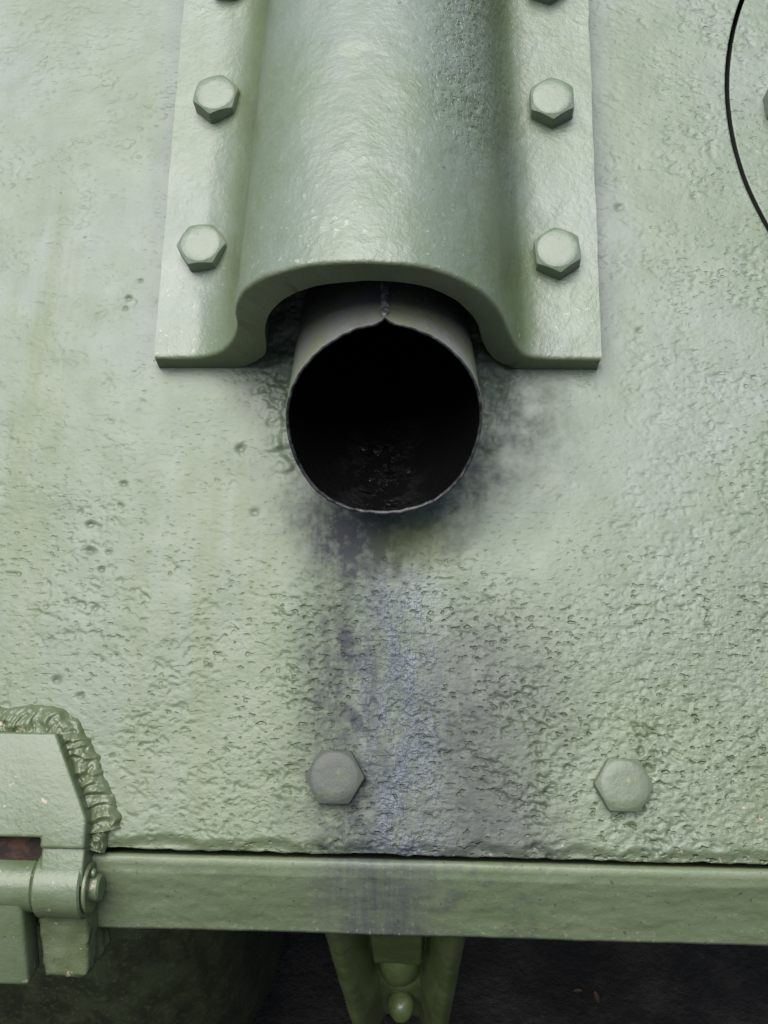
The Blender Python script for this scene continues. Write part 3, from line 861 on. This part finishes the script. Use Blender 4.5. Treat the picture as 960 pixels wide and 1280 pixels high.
    def bead(path, width, parent, n, h=0.006, seed=0):
        P = np.array([tuple(p) for p in path]); L = np.r_[0, np.cumsum(np.linalg.norm(np.diff(P, axis=0), axis=1))]
        S = np.linspace(0, L[-1], int(L[-1] / 0.0006)); W = np.linspace(-1, 1, 33)
        C = np.stack([np.interp(S, L, P[:, k]) for k in range(3)], 1)
        k = 9; pad = np.pad(C, ((k, k), (0, 0)), 'edge'); C = np.stack([pad[i:i + len(C)] for i in range(2 * k + 1)]).mean(0)
        T = np.gradient(C, axis=0); T[:, 2] = 0; T /= np.linalg.norm(T, axis=1)[:, None]; N = np.stack([-T[:, 1], T[:, 0], T[:, 0] * 0], 1)
        ss, ww = np.meshgrid(S, W, indexing='ij')
        ph = (ss - 0.30 * width * ww ** 2 + 0.016 * (fbm(ss, ww * 0.01, 0.012, 0.012, 200 + seed, 2) - 0.5)) * n / L[-1]
        fr = ph - np.floor(ph)
        rip = np.where(fr < 0.8, fr / 0.8, (1 - fr) / 0.2)
        z = h * (1 - ww ** 2) ** 0.8 * (0.55 + 0.45 * rip * (0.5 + vnoise(np.floor(ph), ww * 0 + 3, 1.0, 1.0, 210 + seed)))
        z += 0.0050 * (fbm(ss, ww * width / 2, 0.0065, 0.006, 220 + seed, 3) - 0.5) * (1 - ww ** 4) - 0.002 * np.abs(ww) ** 6
        wid = width / 2 * (0.85 + 0.5 * (fbm(ss, ww * 0, 0.009, 1, 230 + seed, 2) - 0.3))
        V = C[:, None, :] + N[:, None, :] * (ww * wid)[..., None]; V[..., 2] += z
        i = np.arange(ss.size).reshape(ss.shape)
        Q = np.stack([i[:-1, :-1], i[1:, :-1], i[1:, 1:], i[:-1, 1:]], -1).reshape(-1, 4)[:, ::-1]
        link('weld_bead', mesh_np('weld_bead', V.reshape(-1, 3), Q), m_weld, parent)
    g = lambda px, py: tuple(on_z(px, py, 0.001))
    xl = 2 * xc - on_z(76, 908).x
    bead([(xl, on_z(76, 908).y, 0.001), g(30, 908), g(66, 906), g(84, 920), g(100, 962), g(122, 1018), g(126, 1044)], 0.029, t, 19, 0.0050)
    bead([g(130, 1028), g(122, 1046), g(116, 1066)], 0.014, t, 5, 0.006, 3)
    # weld lump between the block and the hull edge
    return t
build_hinge()

# ------------------------------------------------------------------ towing bracket under the edge
def build_bracket():
    wdn = TILT.to_3x3().inverted() @ Vector((0, math.cos(R(75)), -math.sin(R(75))))       # down the bracket
    wou = TILT.to_3x3().inverted() @ Vector((0, -math.sin(R(75)), -math.cos(R(75)))) * -1  # into the hull is +; out is -
    out = TILT.to_3x3().inverted() @ Vector((0, -math.sin(R(75)), -math.cos(R(75))))
    x0 = 0.0165
    base = Vector((x0, BEND[0] + 0.010, BEND[1] - 0.010))
    t = thing('tow_bracket', tuple(base), 'green cast towing bracket with a rounded hook, below the hull edge', 'tow bracket')
    L = 0.30
    def pt(x, s, o): return base + Vector((x, 0, 0)) + wdn * s + out * o
    # one casting: two rounded flanks with a channel between, filled by a block at the top and a saddle below it
    S = np.linspace(-0.006, L, 130); U = np.linspace(-1, 1, 90)
    ss, uu = np.meshgrid(S, U, indexing='ij')
    half = 0.054 * (1 - 0.26 * np.clip(ss / L, 0, 1))
    a_ = np.abs(uu)
    flank = 0.012 * np.exp(-((a_ - 0.74) / 0.20) ** 2)
    edge = -0.075 * np.clip((a_ - 0.90) / 0.10, 0, 1) ** 2
    chan = -0.020 * sstep(0.62, 0.34, a_)
    blk = 0.018 * sstep(0.42, 0.34, a_) * sstep(0.134, 0.120, ss)
    sad = 0.020 * np.sqrt(np.clip(1 - (uu / 0.36) ** 2, 0, 1)) * np.sqrt(np.clip(1 - ((ss - 0.160) / 0.030) ** 2, 0, 1))
    hole = -0.022 * np.exp(-(uu / 0.22) ** 2 - ((ss - 0.208) / 0.016) ** 2)
    oo = -0.010 + flank + edge + chan + blk + sad + hole + 0.0022 * (fbm(uu * 0.04, ss, 0.02, 0.02, 301, 3) - 0.5) - 0.004 * ss / L
    V = np.array([tuple(base)])[None] + (uu * half)[..., None] * np.array([1.0, 0, 0]) + ss[..., None] * np.array(tuple(wdn)) + oo[..., None] * np.array(tuple(out))
    i_ = np.arange(ss.size).reshape(ss.shape)
    Q = np.stack([i_[:-1, :-1], i_[1:, :-1], i_[1:, 1:], i_[:-1, 1:]], -1).reshape(-1, 4)
    link('casting', mesh_np('casting', V.reshape(-1, 3), Q), m_low, t)
    bm = bmesh.new()
    bmesh.ops.create_uvsphere(bm, u_segments=32, v_segments=18, radius=1, matrix=Matrix.Translation(pt(0, 0.250, -0.026)) @ Matrix.Diagonal((0.0110, 0.0130, 0.0110, 1)))
    me = mesh_bm('latch_knob', bm, 180); roughen(me, 0.0010, 90, 9)
    link('latch_knob', me, m_low, t)
    return t
build_bracket()

# ------------------------------------------------------------------ final drive housing at the left, low in the shade
def build_drive():
    inv = TILT.inverted()
    c = inv @ Vector((0, 0.42, 0.44))
    t = thing('final_drive_housing', (-0.45, c.y, c.z), 'big rounded dark green housing in the shade under the hinge', 'drive housing')
    bm = bmesh.new(); n = 96
    prof = [(-0.75, 0.0), (-0.75, 0.42), (-0.36, 0.42), (-0.31, 0.416), (-0.27, 0.403), (-0.235, 0.38), (-0.205, 0.35), (-0.185, 0.31), (-0.175, 0.26), (-0.172, 0.0)]
    rings = []
    for xx, r in prof:
        rings.append([bm.verts.new((xx, c.y + r * math.cos(2 * math.pi * k / n), c.z + r * math.sin(2 * math.pi * k / n))) for k in range(n)])
    for a, b in zip(rings, rings[1:]):
        for k in range(n): bm.faces.new((a[k], a[(k + 1) % n], b[(k + 1) % n], b[k]))
    bmesh.ops.remove_doubles(bm, verts=bm.verts, dist=1e-5)
    link('housing_drum', mesh_bm('housing_drum', bm, 60), m_housing, t)
build_drive()

# ------------------------------------------------------------------ a few dead leaves on the soil
def build_leaves():
    bm = bmesh.new()
    out = [(0, -1), (.28, -.55), (.40, 0), (.30, .5), (0, 1.0), (-.32, .45), (-.40, -.05), (-.26, -.6)]
    c = bm.verts.new((0, 0, 0.0))
    vs = [bm.verts.new((x * .03, y * .03, 0.006 + abs(x) * 0.012)) for x, y in out]
    for k in range(8): bm.faces.new((c, vs[k], vs[(k + 1) % 8]))
    me = mesh_bm('fallen_leaf', bm, 180); me.materials.append(m_leaf)
    W = TILT
    for px, py, a, lab, grp in ((333, 1210, 40, 'small brown dead leaf on dark soil between the housing and the tow bracket', None),
                                (722, 1240, 100, 'small brown dead leaf on the open dark soil beyond the tow bracket', 'dead leaves on the open soil'),
                                (745, 1247, 10, 'small brown dead leaf on the open dark soil beyond the tow bracket', 'dead leaves on the open soil')):
        o3 = W @ CAM_C; d = W.to_3x3() @ ray(px, py)
        p = o3 + d * ((0.012 - o3.z) / d.z)
        o = bpy.data.objects.new('fallen_leaf', me); COL.objects.link(o)
        o.location = p; o.rotation_euler = (0.1, 0.1, R(a)); s = random.uniform(.28, .40); o.scale = (s, s, s)
        tag(o, lab, 'leaf', grp)
build_leaves()
